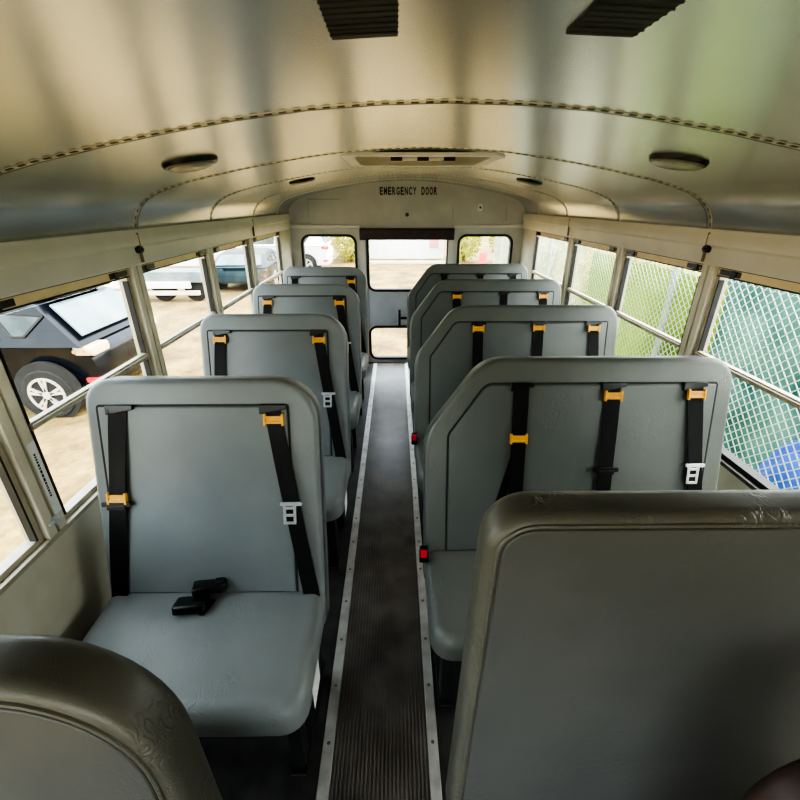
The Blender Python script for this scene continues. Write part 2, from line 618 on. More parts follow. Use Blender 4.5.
# emergency door
dout = [(-.338, .008), (.568, .008), (.568, 1.393), (-.338, 1.393)]
U = rrect(-.275, .53, .80, 1.36, .07)
Lo = rrect(-.275, .53, .055, .41, .075)
door = struct(panel('door_1', dout, [U, Lo], .04, fy(YR + .028), M['door'], bevel=.003), 'grey rear emergency door with two windows')
for hole in (U, Lo):
    s = panel('window_seal', inset(hole, -.014), [inset(hole, .012)], .056, fy(YR + .026), M['rubber'], door, bevel=.004)
    panel('pane', inset(hole, .006), [], .005, fy(YR + .03), M['glass'], s)
b = MB()
b.box(.02, .20, YR - .004, YR + .01, .44, .575)
hd = b.build('handle_plate', M['tongue'], door, bevel=.004)
b = MB(); b.box(.03, .055, YR - .03, YR - .004, .43, .60)
b.box(.055, .19, YR - .03, YR - .015, .50, .525)
b.build('handle', M['black_plastic'], hd, bevel=.004)
b = MB(); b.box(-.345, .575, YR - .10, YR - .016, 1.30, 1.402)
b.slab(rrect(-.345, .575, 1.30, 1.402, .02), lambda u, v, h: (u, YR - .10 - h, v), 0, .012, bev=.01)
dp = tag(b.build('head_pad', M['brown'], bevel=.006), 'dark brown padded header bar above the rear emergency door', 'pad')

# side windows
wn = 1
for side, X, s in (('left', XL, -1), ('right', XR, 1)):
    ends = [p for p in POSTS] + [4.167]
    if side == 'left':
        ends = ends[1:]
    else:
        ends = ends[2:]  # no windows along the stretch closed to cut the front light
    for p0, p1 in zip(ends[:-1], ends[1:]):
        y0, y1 = p0 + .036, p1 - .036
        xi, xo = X + s * .004, X + s * .044          # inner and outer faces of the frame
        f = lambda u, v, h, s=s, X=X: (X + s * .024 + h, u, v)
        fr = struct(panel('window_%d' % wn, [(y0, ZS), (y1, ZS), (y1, ZH), (y0, ZH)], [[(y0 + .02, ZS + .02), (y1 - .02, ZS + .02), (y1 - .02, 1.372), (y0 + .02, 1.372)]],
                          .036, f, M['alu'], bevel=.002), 'split sash side window, %s side, bay %d from the front' % (side, wn if side == 'left' else wn - 5))
        wn += 1
        b = MB()
        b.box(*sorted((X + s * .000, X + s * .022)), y0 + .02, y1 - .02, 1.036, 1.062)
        b.box(*sorted((X - s * .006, X + s * .004)), y0 + .02, y1 - .02, 1.042, 1.055)
        b.build('mid_rail', M['alu'], fr, bevel=.003)
        b = MB()
        b.box(*sorted((X + s * .001, X + s * .012)), y0 + .01, y1 - .01, 1.370, 1.398)
        sash = b.build('sash_bar', M['sash'], fr, bevel=.002)
        for ya, yb in ((y0 + .02, y0 + .115), (y1 - .13, y1 - .02)):
            b = MB()
            b.box(*sorted((X - s * .003, X + s * .002)), ya, yb, 1.374, 1.394)
            b.box(*sorted((X - s * .008, X - s * .003)), ya + .02, ya + .045, 1.372, 1.396)
            b.build('latch', M['black_plastic'], sash, bevel=.002)
        b = MB()
        for yy in (y0 + .02, y1 - .026):
            b.box(*sorted((X + s * .003, X + s * .024)), yy, yy + .006, ZS + .02, 1.352)
        if side == 'right':  # right side only: dark strips standing in for shade on the frame bottom
            b.box(X + .001, X + .04, y0 + .02, y1 - .02, ZS + .019, ZS + .023)
            b.box(X + .0, X + .005, y0 + .0, y1 - .0, ZS + .003, ZS + .02)
        for zz in (1.366, 1.398):
            b.box(*sorted((X - s * .002, X + s * .012)), y0 + .01, y1 - .01, zz, zz + .004)
        b.build('gasket_and_shade', M['rubber'], fr, smooth=False)
        for za, zb, dx in ((ZS + .018, 1.045, .034), (1.05, 1.355, .016)):
            b = MB()
            b.box(*sorted((X + s * dx, X + s * (dx + .004))), y0 + .022, y1 - .022, za, zb)
            b.build('pane', M['glass'], fr, smooth=False)

# entrance door with tall glazing, behind the camera on the left
dh = [(-1.69, .06), (-.47, .06), (-.47, ZH), (-1.69, ZH)]
la, lb = rrect(-1.67, -1.09, .10, 1.38, .04), rrect(-1.07, -.49, .10, 1.38, .04)
d2 = struct(panel('door_2', dh, [la, lb], .03, lambda u, v, h: (XL - .025 + h, u, v), M['alu'], bevel=.003), 'folding glazed entrance door')
for hole in (la, lb):
    panel('pane', inset(hole, -.005), [], .005, lambda u, v, h: (XL - .025 + h, u, v), M['glass'], d2)

# front of the bus behind the camera: cowl with a broad windscreen
fr_hole = rrect(-.93, .80, .60, 1.52, .08)
fw = struct(panel('wall_front', arch_out, [fr_hole], .05, fy(YF - .025), M['paint']), 'front bulkhead with a wide windscreen')
w = struct(panel('window_22', inset(fr_hole, -.012), [inset(fr_hole, .012)], .07, fy(YF - .025), M['rubber'], bevel=.004), 'windscreen')
panel('pane', inset(fr_hole, .006), [], .006, fy(YF - .03), M['glass'], w)

# ------------------------------------------------------------------ aisle
b = MB()
b.box(-.208, .100, YF + .02, 4.53, 0, .003)
nr = 24
for k in range(nr):
    x = -.204 + .300 * (k + .5) / nr
    b.box(x - .0032, x + .0032, YF + .02, 4.53, .003, .011)
rn = tag(b.build('aisle_runner', M['runner'], smooth=False), 'dark ribbed rubber runner along the middle aisle', 'floor mat')
for n, (x0, x1) in ((10, (-.245, -.207)), (11, (.099, .134))):
    b = MB(); b.box(x0, x1, YF + .02, 4.53, 0, .010)
    t = struct(b.build('trim_%d' % n, M['strip'], bevel=.003), 'aluminium edge strip beside the aisle runner')
    me = None
    y = .45
    while y < 4.45:
        if me is None:
            q = MB(); q.cyl(((x0 + x1) / 2, 0, .010), ((x0 + x1) / 2, 0, .0125), .006, .0045, 10)
            o = q.build('screw', M['screw'], t)
            me = o.data
        else:
            o = bpy.data.objects.new('screw', me); C.objects.link(o); o.parent = t
        o.location.y = y
        y += .185

# ------------------------------------------------------------------ ceiling fittings
for x, label in ((-.62, 'round dome light on the left ceiling slope, nearest the camera'), (.83, 'round dome light on the right ceiling slope, nearest the camera')):
    pass
def dome(x, y, r, label):
    z = ceil_z(x)
    sl = (ceil_z(x + .05) - ceil_z(x - .05)) / .1
    nrm = Vector((sl, 0, -1)).normalized()
    c = Vector((x, y, z))
    t = thing('dome_light', c, label, 'ceiling light', 'ceiling dome lights')
    b = MB(); b.cyl(c - nrm * .004, c + nrm * .012, r, r * .93, 32)
    b.build('ring', M['black_plastic'], t, bevel=.003)
    b = MB(); b.cyl(c + nrm * .010, c + nrm * .016, r * .84, r * .8, 32)
    b.cyl(c + nrm * .016, c + nrm * .021, r * .8, r * .6, 32)
    b.build('lens', M['lens'], t)
dome(-.607, 1.46, .082, 'round black-rimmed dome light on the near left ceiling slope')
dome(.825, 1.42, .082, 'round black-rimmed dome light on the near right ceiling slope')
dome(-.55, 2.86, .08, 'far left dome light on the ceiling towards the rear door')
dome(.80, 2.86, .08, 'far right dome light on the ceiling towards the rear door')

def vent(x0, x1, y0, y1, label):
    zc = (ceil_z(x0) + ceil_z(x1)) / 2
    sl = (ceil_z(x1) - ceil_z(x0)) / (x1 - x0)
    f = lambda x, d: zc + sl * (x - (x0 + x1) / 2) - d
    t = thing('louvred_vent', ((x0 + x1) / 2, (y0 + y1) / 2, zc), label, 'vent', 'black ceiling vents')
    b = MB()
    b.slab([(x0, y0), (x1, y0), (x1, y1), (x0, y1)], lambda u, v, h: (u, v, f(u, h)), -.004, .003)
    b.build('backing', M['black_metal'], t, smooth=False)
    y = y0 + .008
    while y < y1 - .004:
        b = MB()
        v = [(x0 - .001, y, .0032), (x1 + .001, y, .0032), (x1 + .001, y + .0022, .0040), (x0 - .001, y + .0022, .0040)]
        b.face([(p[0], p[1], f(p[0], p[2])) for p in v])
        o = b.build('slat', M['slat'], t, smooth=False)
        sd = o.modifiers.new('t', 'SOLIDIFY'); sd.thickness = .0008
        y += .0150
vent(-.075, .004, .36, .657, 'black louvred ceiling vent, the left one above the aisle')
vent(.206, .287, .36, .650, 'black louvred ceiling vent, the right one above the seats')

# roof hatch
hx0, hx1, hy0, hy1, hz = -.215, .445, 1.93, 2.50, 1.796
t = thing('roof_hatch', (XC, 2.2, 1.80), 'white framed emergency roof hatch in the ceiling ahead of the rear door', 'hatch')
panel('frame', rrect(hx0, hx1, hy0, hy1, .05), [rrect(hx0 + .05, hx1 - .05, hy0 + .05, hy1 - .05, .03)], .012, lambda u, v, h: (u, v, hz + .006 + h), M['white'], t, bevel=.004)
b = MB(); b.box(hx0 + .03, hx1 - .03, hy0 + .03, hy1 - .03, hz + .006, hz + .03)
b.build('lid', M['hatchpan'], t, smooth=False)
b = MB(); b.bar((XC - .12, 2.06, hz + .000), (XC + .12, 2.06, hz + .000), .05, .010)
h = b.build('handle', M['white'], t, bevel=.004)
for dx in (-.11, 0, .11):
    b = MB(); b.box(XC + dx - .024, XC + dx + .024, 2.03, 2.10, hz - .010, hz + .010)
    b.build('bracket', M['black_plastic'], h, bevel=.003)

# ------------------------------------------------------------------ seats
ZB, ZT = .44, 1.145
def make_seat(x0, W, yt, style, label, group, row):
    yb = yt - .17
    dz, dy = ZT - ZB, yt - yb
    L = math.hypot(dz, dy)
    d = Vector((0, dy / L, dz / L))
    n = Vector((0, -dz / L, dy / L))
    O = Vector((x0, yb, ZB))
    P = lambda u, v, h: O + Vector((u, 0, 0)) + d * v + n * h
    root = thing('bus_seat', (x0 + W / 2, yb - .2, 0), label, 'bus seat', group)
    if style == 'L':
        out = fillet([(0.0, -.12, .02), (W, -.12, .02), (W, L, .135), (.01, L, .075)])
        pan = fillet([(.046, .012, .0), (W - .085, .012, .0), (W - .085, L - .075, .012), (.046, L - .075, .012)])
    else:
        out = fillet([(0.0, -.12, .02), (W, -.12, .02), (W - .005, L, .085), (.205, L, .14), (0.0, .455, .17)])
        pan = fillet([(.075, .012, 0), (W - .075, .012, 0), (W - .06, L - .082, .012), (.205, L - .082, .05), (.075, .46, .05)])
    b = MB()
    b.slab(out, P, 0, -.095, bev=.03)
    b.slab(out, P, -.02, .018, bev=.018, seg=4)
    sfx = '_r' if style == 'R' else ''  # right row uses the copies with shade in their colour
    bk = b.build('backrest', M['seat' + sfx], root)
    b = MB(); b.slab(pan, P, .010, .0192)
    b.build('piping', M['groove'], bk, smooth=False)
    # padded centre panels between the belts
    b = MB()
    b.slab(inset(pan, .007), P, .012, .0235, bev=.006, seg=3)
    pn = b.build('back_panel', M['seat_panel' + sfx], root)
    # cushion
    cy1, cy0 = yb + .02, yb - (.384 if style == 'L' else .366)
    cp = fillet([(0.0, cy1, 0), (0.0, cy0, .05), (W, cy0, .07), (W, cy1, 0)], 6) if style == 'L' else fillet([(0.0, cy1, 0), (0.0, cy0, .07), (W, cy0, .05), (W, cy1, 0)], 6)
    b = MB()
    zt = lambda v: ZB + .025 - .02 * max(0, (cy1 - v)) / .42
    cushf = lambda u, v, h: (x0 + u, v, zt(v) + h)
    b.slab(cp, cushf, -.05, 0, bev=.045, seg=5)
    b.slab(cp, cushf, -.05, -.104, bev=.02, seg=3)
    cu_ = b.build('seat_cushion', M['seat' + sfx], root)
    # under-frame and legs
    b = MB()
    b.box(x0 + .03, x0 + W - .03, cy0 + .06, cy1 + .05, ZB - .128, ZB - .088)
    b.build('seat_pan', M['black_metal'], root, bevel=.004)
    xs = (W - .09, .05) if style == 'L' else (.05, W - .09)
    for k, u in enumerate(xs):
        b = MB()
        b.box(x0 + u, x0 + u + .04, cy0 + .09, cy0 + .15, 0.012, ZB - .12)
        b.box(x0 + u, x0 + u + .04, cy1 - .04, cy1 + .02, 0.012, ZB - .12)
        b.box(x0 + u - .005, x0 + u + .045, cy0 + .07, cy1 + .04, 0.0, .014)
        b.build('leg', M['black_metal'], root, bevel=.003)
    # belts: (top u fraction, bottom u fraction, clip height fraction, tongue height fraction, tongue kind)
    if style == 'L':
        belts = [(.165, .062, .55, .515, 'black') , (.81, .945, .935, .49, 'steel')]
        if row > 0:
            belts = [(.165, .08, .935, None, None), (.81, .945, .93, .50, 'steel')]
        if row == 3:
            belts[0] = (.165, .10, None, None, None)
    else:
        belts = [(.305, .298, .70, None, None), (.600, .592, .935, .515, 'black'), (.862, .930, .94, .515, 'steel')]
        if row > 0:
            belts = [(.305, .31, .945, None, None), (.600, .595, .95, None, None), (.866, .91, .945, .35, 'steel')]
        if row == 2:
            belts[1] = (.612, .60, None, None, None)
        if row == 3:
            belts = [(a_, b_, None, None, None) for a_, b_, _, _, _ in belts]
    bw = .052
    top = L - (.078 if style == 'L' else .085)
    for (ft, fb, fc, ftg, kind) in belts:
        ut, ub = ft * W, fb * W
        # slot bracket at the top
        q = MB()
        q.slab([(ut - .038, top - .028), (ut + .045, top - .012), (ut + .045, top + .003), (ut - .038, top + .003)], P, .018, .032)
        q.build('belt_guide', M['black_plastic'], root, bevel=.003)
        at = lambda f_: (ut + (ub - ut) * (1 - f_))
        # webbing ribbon
        q = MB()
        NS = 10
        prev = None
        for k in range(NS + 1):
            f_ = k / NS
            v = f_ * top
            u = at(f_)
            h = .027 + .006 * math.sin(f_ * PI)
            tw = .0025 * math.sin(f_ * 9 + ut * 20)
            r = [q.bm.verts.new(P(u + a * bw / 2, v, h + c + a * tw)) for a, c in ((-1, 0), (1, 0), (1, .0025), (-1, .0025))]
            if prev:
                for i in range(4):
                    j = (i + 1) % 4
                    q.bm.faces.new((prev[i], prev[j], r[j], r[i]))
            else:
                q.bm.faces.new(r)
            prev = r
        q.bm.faces.new(prev[::-1])
        st = q.build('belt_strap', M['belt'], root)
        # lower lap strap lying behind (second layer)
        if style == 'R' and row == 0 and ft < .4:
            q = MB()
            q.slab([(ub - .015, .39), (ub + .0, .36), (ub - .075, .01), (ub - .12, .01)], P, .024, .0265)
            q.build('lap_strap', M['belt'], root, smooth=False)
        # amber height clip
        hh = .037
        q = MB()
        u, v = at(fc or .9), (fc or .9) * top
        q.slab(rrect(u - .030, u - .023, v - .019, v + .019, .003), P, hh - .008, hh + .005)
        q.slab(rrect(u + .023, u + .030, v - .019, v + .019, .003), P, hh - .008, hh + .005)
        q.slab(rrect(u - .030, u + .030, v + .004, v + .012, .002), P, hh - .002, hh + .004)
        q.slab(rrect(u - .030, u + .030, v - .012, v - .004, .002), P, hh - .002, hh + .004)
        q.slab(rrect(u - .026, u + .026, v - .012, v + .012, .002), P, hh - .003, hh + .0015)
        if fc:
            q.build('height_clip', M['yellow'], st, bevel=.0015)
        else:
            q.bm.free()
        if kind:
            u, v = at(ftg), ftg * top
            hh = .037
            q = MB()
            if kind == 'steel':
                q.slab(rrect(u - .038, u + .03, v + .012, v + .024, .004), P, hh - .004, hh + .003)
                a0 = u - .012
                q.slab([(a0 - .018, v - .05), (a0 - .010, v - .05), (a0 - .008, v + .014), (a0 - .018, v + .014)], P, hh - .001, hh + .003)
                q.slab([(a0 + .014, v - .05), (a0 + .022, v - .05), (a0 + .024, v + .014), (a0 + .014, v + .014)], P, hh - .001, hh + .003)
                for dv in (-.05, -.024, .0):
                    q.slab([(a0 - .014, v + dv), (a0 + .018, v + dv), (a0 + .018, v + dv + .009), (a0 - .014, v + dv + .009)], P, hh - .001, hh + .003)
                q.build('latch_tongue', M['tongue'], st, bevel=.001)
            else:
                q.slab(rrect(u - .046, u + .044, v - .004, v + .012, .004), P, hh - .004, hh + .004)
                q.slab(rrect(u - .030, u + .028, v - .014, v + .002, .004), P, hh - .006, hh + .006)
                q.build('latch_tongue', M['black_plastic'], st, bevel=.0015)
    # buckles
    if style == 'L' and row == 0:
        for (cx, cy, cz, ln, a) in ((.425 * W, yb - .075, .480, .050, 0.1), (.485 * W, yb - .022, .503, .052, 0.30)):
            q = MB()
            R = Matrix.Translation((x0 + cx, cy, cz)) @ Matrix.Rotation(a, 4, 'Z') @ Matrix.Rotation(-.25, 4, 'X')
            f = lambda u, v, h: R @ Vector((u, v, h))
            q.slab(rrect(-ln, ln, -.03, .03, .01), f, -.014, .012, bev=.008)
            q.slab(rrect(ln * .35, ln * .95, -.022, .022, .006), f, .010, .016, bev=.003)
            q.build('buckle', M['black_plastic'], root)
        q = MB()
        q.slab([(W * .47, yb - .10), (W * .49, yb - .10), (W * .54, yb + .01), (W * .50, yb + .01)], lambda u, v, h: (x0 + u, v, h), .456, .462)
        q.build('buckle_strap', M['belt'], root, smooth=False)
    if style == 'L' and row in (0, 1):
        q = MB()
        q.slab([(cy0 + .10, .30), (cy0 + .19, .30), (cy0 + .19, .385), (cy0 + .10, .385)], lambda u, v, h: (x0 + W + h, u, v), .0, .0015)
        lb = q.build('paper_tag', M['paper'], cu_, smooth=False)
        lb['label'] = 'white paper tag on the side of the cushion'
    if style == 'R' and row in (0, 1):
        q = MB()
        q.slab(rrect(-.02, .012, ZB + .0, ZB + .065, .006), lambda u, v, h: (x0 + u, yb - .035 - h, v), 0, .02, bev=.004)
        bk_ = q.build('buckle', M['black_plastic'], root)
        q = MB()
        q.slab(rrect(-.017, .006, ZB + .03, ZB + .064, .004), lambda u, v, h: (x0 + u, yb - .055 - h, v), 0, .006, bev=.002)
        q.build('release_button', M['red'], bk_)
    return root

PITCH = .838
WL_, WR_ = .712, 1.066
LL = ['two-belt grey seat at the front of the left row, black buckles lying on its cushion',
      'second grey two-belt seat from the front of the left row',
      'third grey two-belt seat from the front of the left row',
      'rearmost grey two-belt seat of the left row, below the left rear window']
RL = ['wide three-belt grey seat right behind the big right barrier',
      'second wide three-belt grey seat from the front of the right row',
      'third wide three-belt grey seat from the front of the right row',
      'rearmost wide three-belt grey seat of the right row, beside the emergency door']
for k in range(4):
    make_seat(-.950, WL_, 1.215 + PITCH * k, 'L', LL[k], 'grey two-belt seats left of the aisle', k)
for k in range(4):
    make_seat(.103, WR_, 1.395 + PITCH * k, 'R', RL[k], 'grey three-belt seats right of the aisle', k)

# ------------------------------------------------------------------ padded barriers at the front
def barrier(out, yf, yb_, zlean, label, pipe, cx):
    root = thing('crash_barrier', (cx, (yf + yb_) / 2, 0), label, 'barrier')
    f = lambda u, v, h: (u, yf + h + (v - .45) * zlean, v)
    b = MB()
    mid = (yb_ - yf) / 2
    b.slab(out, f, mid, 0, bev=.022, seg=5)
    b.slab(out, f, mid, yb_ - yf, bev=.03, seg=5)
    pad = b.build('padding', M['barrier'], root)
    face = inset(out, pipe)
    b = MB(); b.slab(face, f, .006, -.004, bev=.004)
    b.build('front_panel', M['barrier_face'], root)
    ring = inset(out, pipe - .006)
    b = MB()
    pts = [Vector(f(p[0], p[1], 0)) for p in ring]
    n = len(pts)
    rr = .0042
    loops = []
    for i in range(n):
        t_ = (pts[(i + 1) % n] - pts[i - 1]).normalized()
        s_ = t_.cross(Vector((0, 1, 0))).normalized()
        y_ = s_.cross(t_)
        loops.append([b.bm.verts.new(pts[i] + s_ * (rr * math.cos(2 * PI * k / 8)) + y_ * (rr * math.sin(2 * PI * k / 8))) for k in range(8)])
    for i in range(n):
        A, B = loops[i], loops[(i + 1) % n]
        for k in range(8):
            b.bm.faces.new((A[k], A[(k + 1) % 8], B[(k + 1) % 8], B[k]))
    b.build('piping', M['barrier'], pad)
    zl = min(p[1] for p in out)
    xs = [p[0] for p in out]
    for x in (min(xs) + .06, max(xs) - .06):
        b = MB(); b.box(x - .018, x + .018, yf + mid - .015, yf + mid + .015, 0, zl + .03)
        b.build('leg', M['black_metal'], root, bevel=.004)
barrier(fillet([(.122, .22, .03), (1.20, .22, .03), (1.20, 1.156, .07), (.156, 1.156, .085)], 8), .535, .625, .04,
        'large grey padded crash barrier in front of the right row', .026, .66)
barrier(fillet([(-.985, .20, .03), (-.27, .20, .03), (-.33, 1.085, .21), (-.985, 1.085, .06)], 10), .312, .402, .04,
        'grey padded crash barrier with a rounded corner in front of the left row', .030, -.64)

# dark brown rounded block low in front of the right barrier
b = MB()
b.slab(rrect(.545, .95, 0.0, .915, .16, 8), lambda u, v, h: (u, .28 + h, v), .04, 0, bev=.02)
b.slab(rrect(.545, .95, 0.0, .915, .16, 8), lambda u, v, h: (u, .28 + h, v), .04, .08, bev=.02)
tag(b.build('padded_bolster', M['brown']), 'dark brown round-topped block low in front of the big right barrier', 'bolster')

# ------------------------------------------------------------------ outside
exec_out = True
M['ground'] = proc('sandy gravel lot', srgb(98, 79, 40), srgb(150, 127, 72), 1.3, .9, bump=.6, bscale=18, detail=10)
nt_ = M['ground'].node_tree
pb = nt_.nodes['Principled BSDF']
old = pb.inputs['Base Color'].links[0].from_socket
gn = nt_.nodes.new('ShaderNodeTexVoronoi'); gn.inputs['Scale'].default_value = 14
gtc = nt_.nodes.new('ShaderNodeTexCoord')
nt_.links.new(gtc.outputs['Object'], gn.inputs['Vector'])
gr_ = nt_.nodes.new('ShaderNodeValToRGB')
gr_.color_ramp.elements[0].color = (.55, .55, .55, 1); gr_.color_ramp.elements[1].color = (1.25, 1.22, 1.15, 1)
nt_.links.new(gn.outputs['Color'], gr_.inputs[0])
gm_ = nt_.nodes.new('ShaderNodeMix'); gm_.data_type = 'RGBA'; gm_.blend_type = 'MULTIPLY'; gm_.inputs[0].default_value = .8
nt_.links.new(old, gm_.inputs[6]); nt_.links.new(gr_.outputs[0], gm_.inputs[7])
nt_.links.new(gm_.outputs[2], pb.inputs['Base Color'])
b = MB()
b.face([(-60, -30, G), (60, -30, G), (60, 70, G), (-60, 70, G)])
struct(b.build('ground', M['ground'], smooth=False), 'sandy gravel ground around the bus')

M['navy'] = proc('dark navy car paint', srgb(10, 13, 19), srgb(15, 19, 26), 5, .16, spec=.3)
M['teal'] = proc('dark teal car paint', srgb(34, 52, 60), srgb(44, 64, 72), 5, .35)
M['whitecar'] = proc('white car paint', srgb(222, 224, 226), srgb(234, 236, 238), 5, .3)
M['carglass'] = proc('dark car glass', srgb(96, 116, 120), srgb(128, 148, 150), 2, .1, metal=.2, spec=.3)
M['cabglass'] = proc('shaded car glass', srgb(44, 56, 56), srgb(80, 94, 92), 3, .12, spec=.3)
M['amber'] = proc('amber bulb', srgb(226, 140, 60), srgb(240, 164, 86), 20, .3)
M['tire'] = proc('tyre rubber', srgb(18, 18, 19), srgb(28, 28, 28), 30, .8)
M['rim'] = proc('silver alloy', srgb(196, 194, 186), srgb(214, 212, 204), 20, .35, metal=.5)
M['taillight'] = proc('clear tail lamp', srgb(206, 176, 140), srgb(226, 200, 164), 20, .2)
M['redlamp'] = proc('red tail lamp', srgb(178, 36, 44), srgb(200, 50, 58), 20, .25)

def car(name, label, loc, rz, Lg, W, H, belt, roof, paint, lamp, group=None, ro=.84, spoiler=False):
    """x forward. roof: list of (x, z) greenhouse profile from tail to nose"""
    root = empty(name, loc, label, 'car', group, rz)
    hw = W / 2
    r, f = -Lg / 2, Lg / 2
    def lowerw(x, z):
        k = 1 - .16 * (abs(x) / (Lg / 2)) ** 4
        return hw * k * (1 if z > .45 else .96)
    prof = fillet([(r + .04, .26, .06), (f - .05, .24, .06), (f, .55, .12), (f - .25, belt - .22, .2), (f - 1.25, belt - .03, .3), (r + .25, belt + .02, .1), (r + .02, belt - .14, .08), (r, .62, .05)], 4)
    NS_ = 9
    bm_ = MB()
    prev = None
    # lateral slices so the flanks are rounded in plan
    for k in range(NS_):
        t = -1 + 2 * k / (NS_ - 1)
        ring = []
        for x, z in prof:
            edge = abs(t) ** 6
            xx = x * (1 - .03 * edge)
            zz = z - (.05 * edge if z > .7 else 0) + (.04 * edge if z < .4 else 0)
            ring.append(bm_.bm.verts.new((xx, t * lowerw(x, z), zz)))
        if prev:
            n = len(ring)
            for i in range(n):
                j = (i + 1) % n
                bm_.bm.faces.new((prev[i], prev[j], ring[j], ring[i]))
        else:
            bm_.bm.faces.new(ring[::-1])
        prev = ring
    bm_.bm.faces.new(prev)
    zr = max(z for x, z in roof)
    def gw(z):
        t = (z - (belt - .05)) / (zr - belt + .05)
        return hw * (.955 - .20 * t)
    ring = fillet([(x, z, .05 if 0 < i < len(roof) - 1 else 0) for i, (x, z) in enumerate(roof)][::-1], 4)
    prev = None
    for t in (-1, -.9, -.5, 0, .5, .9, 1):
        rg = []
        for x, z in ring:
            up = .03 * (1 - t * t) if z > belt + .1 else 0
            dz_ = -.018 if abs(t) == 1 and z > belt + .1 else 0
            rg.append(bm_.bm.verts.new((x, t * gw(z), z + up + dz_)))
        if prev:
            n = len(rg)
            for i in range(n):
                j = (i + 1) % n
                bm_.bm.faces.new((prev[i], prev[j], rg[j], rg[i]))
        else:
            bm_.bm.faces.new(rg)
        prev = rg
    bm_.bm.faces.new(prev[::-1])
    body = bm_.build('body', M[paint], root)
    # side windows
    x_t, x_n = roof[0][0], roof[-1][0]
    tb = [p for p in roof if p[1] > zr - .1]
    xa, xb = min(p[0] for p in tb), max(p[0] for p in tb)
    zt_, zb_ = zr - .09, belt + .06
    mid = (xa + xb) / 2 - .05
    wins = [[(xa + .22, zb_), (mid + .32, zb_), (mid + .30, zt_), (xa - .02, zt_ - .02)] if False else [(xa + .16, zb_ + .03), (xa + .30, zb_ + .03), (xa + .50, zt_ - .06), (xa - .08, zt_ - .10)],
            [(xa + .46, zb_), (mid + .42, zb_), (mid + .40, zt_), (xa + .64, zt_ - .02)],
            [(mid + .50, zb_), (x_n - .45, zb_), (xb - .02, zt_ - .01), (mid + .48, zt_)]]
    for s_ in (-1, 1):
        for wv in wins:
            g_ = MB()
            g_.slab(wv, lambda u, v, h: (u, s_ * (gw(v) + h), v), -.02, .008)
            sw = g_.build('side_window', M['cabglass'], root, smooth=False)
            g_ = MB()
            for i_ in range(len(wv)):
                p_, q_ = wv[i_], wv[(i_ + 1) % len(wv)]
                g_.bar((p_[0], s_ * (gw(p_[1]) + .010), p_[1]), (q_[0], s_ * (gw(q_[1]) + .010), q_[1]), .022, .012, up=(0, 1, 0))
            g_.build('window_trim', M['rubber'], sw, smooth=False)
    # hatch glass and windscreen
    def slope(p, q, nm, out):
        g_ = MB()
        a, c = .14, .86
        pa = (p[0] + (q[0] - p[0]) * a, p[1] + (q[1] - p[1]) * a)
        pc = (p[0] + (q[0] - p[0]) * c, p[1] + (q[1] - p[1]) * c)
        nx = out
        g_.face([(pa[0] + nx * .03, -gw(pa[1]) * .84, pa[1] + .03), (pa[0] + nx * .03, gw(pa[1]) * .84, pa[1] + .03), (pc[0] + nx * .03, gw(pc[1]) * .84, pc[1] + .045), (pc[0] + nx * .03, -gw(pc[1]) * .84, pc[1] + .045)])
        o_ = g_.build(nm, M['carglass'], root, smooth=False)
        sd = o_.modifiers.new('t', 'SOLIDIFY'); sd.thickness = .02
    slope(roof[0], roof[1], 'rear_window', -1)
    slope(roof[-1], roof[-2], 'windscreen', 1)
    if spoiler:
        q = MB()
        q.slab(fillet([(roof[1][0] - .16, -gw(zr) * .86, .05), (roof[2][0] + .05, -gw(zr) * .86, 0), (roof[2][0] + .05, gw(zr) * .86, 0), (roof[1][0] - .16, gw(zr) * .86, .05)]), lambda u, v, h: (u, v, zr + .02 - .03 * max(0, roof[2][0] - u) / .3 + h), 0, .03)
        q.build('spoiler', M[paint], root, bevel=.008)
    # wheels
    for x in (r + ro, f - .86):
        for s_ in (-1, 1):
            y = s_ * hw * .97
            a_ = MB(); a_.cyl((x, y - s_ * .06, .34), (x, y + s_ * .012, .34), .385, n=28)
            a_.build('wheel_arch', M['tire'], root)
            w_ = MB()
            w_.cyl((x, y - s_ * .16, .315), (x, y + s_ * .03, .315), .315, n=32)
            wh = w_.build('wheel', M['tire'], root, bevel=.02)
            w_ = MB()
            yy = y + s_ * .033
            for k in range(24):
                a0, a1 = 2 * PI * k / 24, 2 * PI * (k + 1) / 24
                w_.bar((x + .21 * math.cos(a0), yy, .315 + .21 * math.sin(a0)), (x + .21 * math.cos(a1), yy, .315 + .21 * math.sin(a1)), .03, .02, up=(0, 1, 0))
            for k in range(5):
                for da in (-.16, .16):
                    a0 = 2 * PI * k / 5 + .3
                    w_.bar((x + .04 * math.cos(a0), yy, .315 + .04 * math.sin(a0)), (x + .205 * math.cos(a0 + da), yy, .315 + .205 * math.sin(a0 + da)), .034, .022, up=(0, 1, 0))
            w_.cyl((x, yy - .01, .315), (x, yy + s_ * .016, .315), .05, n=14)
            w_.build('rim', M['rim'], wh)
    # tail lamps, bumper reflectors
    for s_ in (-1, 1):
        q = MB()
        q.slab(rrect(hw * .50, hw * .88, belt - .16, belt - .04, .04), lambda u, v, h: (r + .05 - h + (.16 if u > hw * .7 else 0) * 0, s_ * u, v), -.12, .02, bev=.015)
        q.slab(rrect(r + .06, r + .34, belt - .15, belt - .05, .04), lambda u, v, h: (u, s_ * (hw * .845 + h), v), -.02, .035, bev=.015)
        tl = q.build('tail_light', M[lamp], root)
        q = MB()
        for dx, rr_ in ((.13, .035), (.25, .03)):
            q.cyl((r + dx, s_ * hw * .845, belt - .10), (r + dx, s_ * (hw * .845 + .042), belt - .10), rr_, rr_ * .8, 12)
        q.build('bulb', M['amber'], tl)
        q = MB()
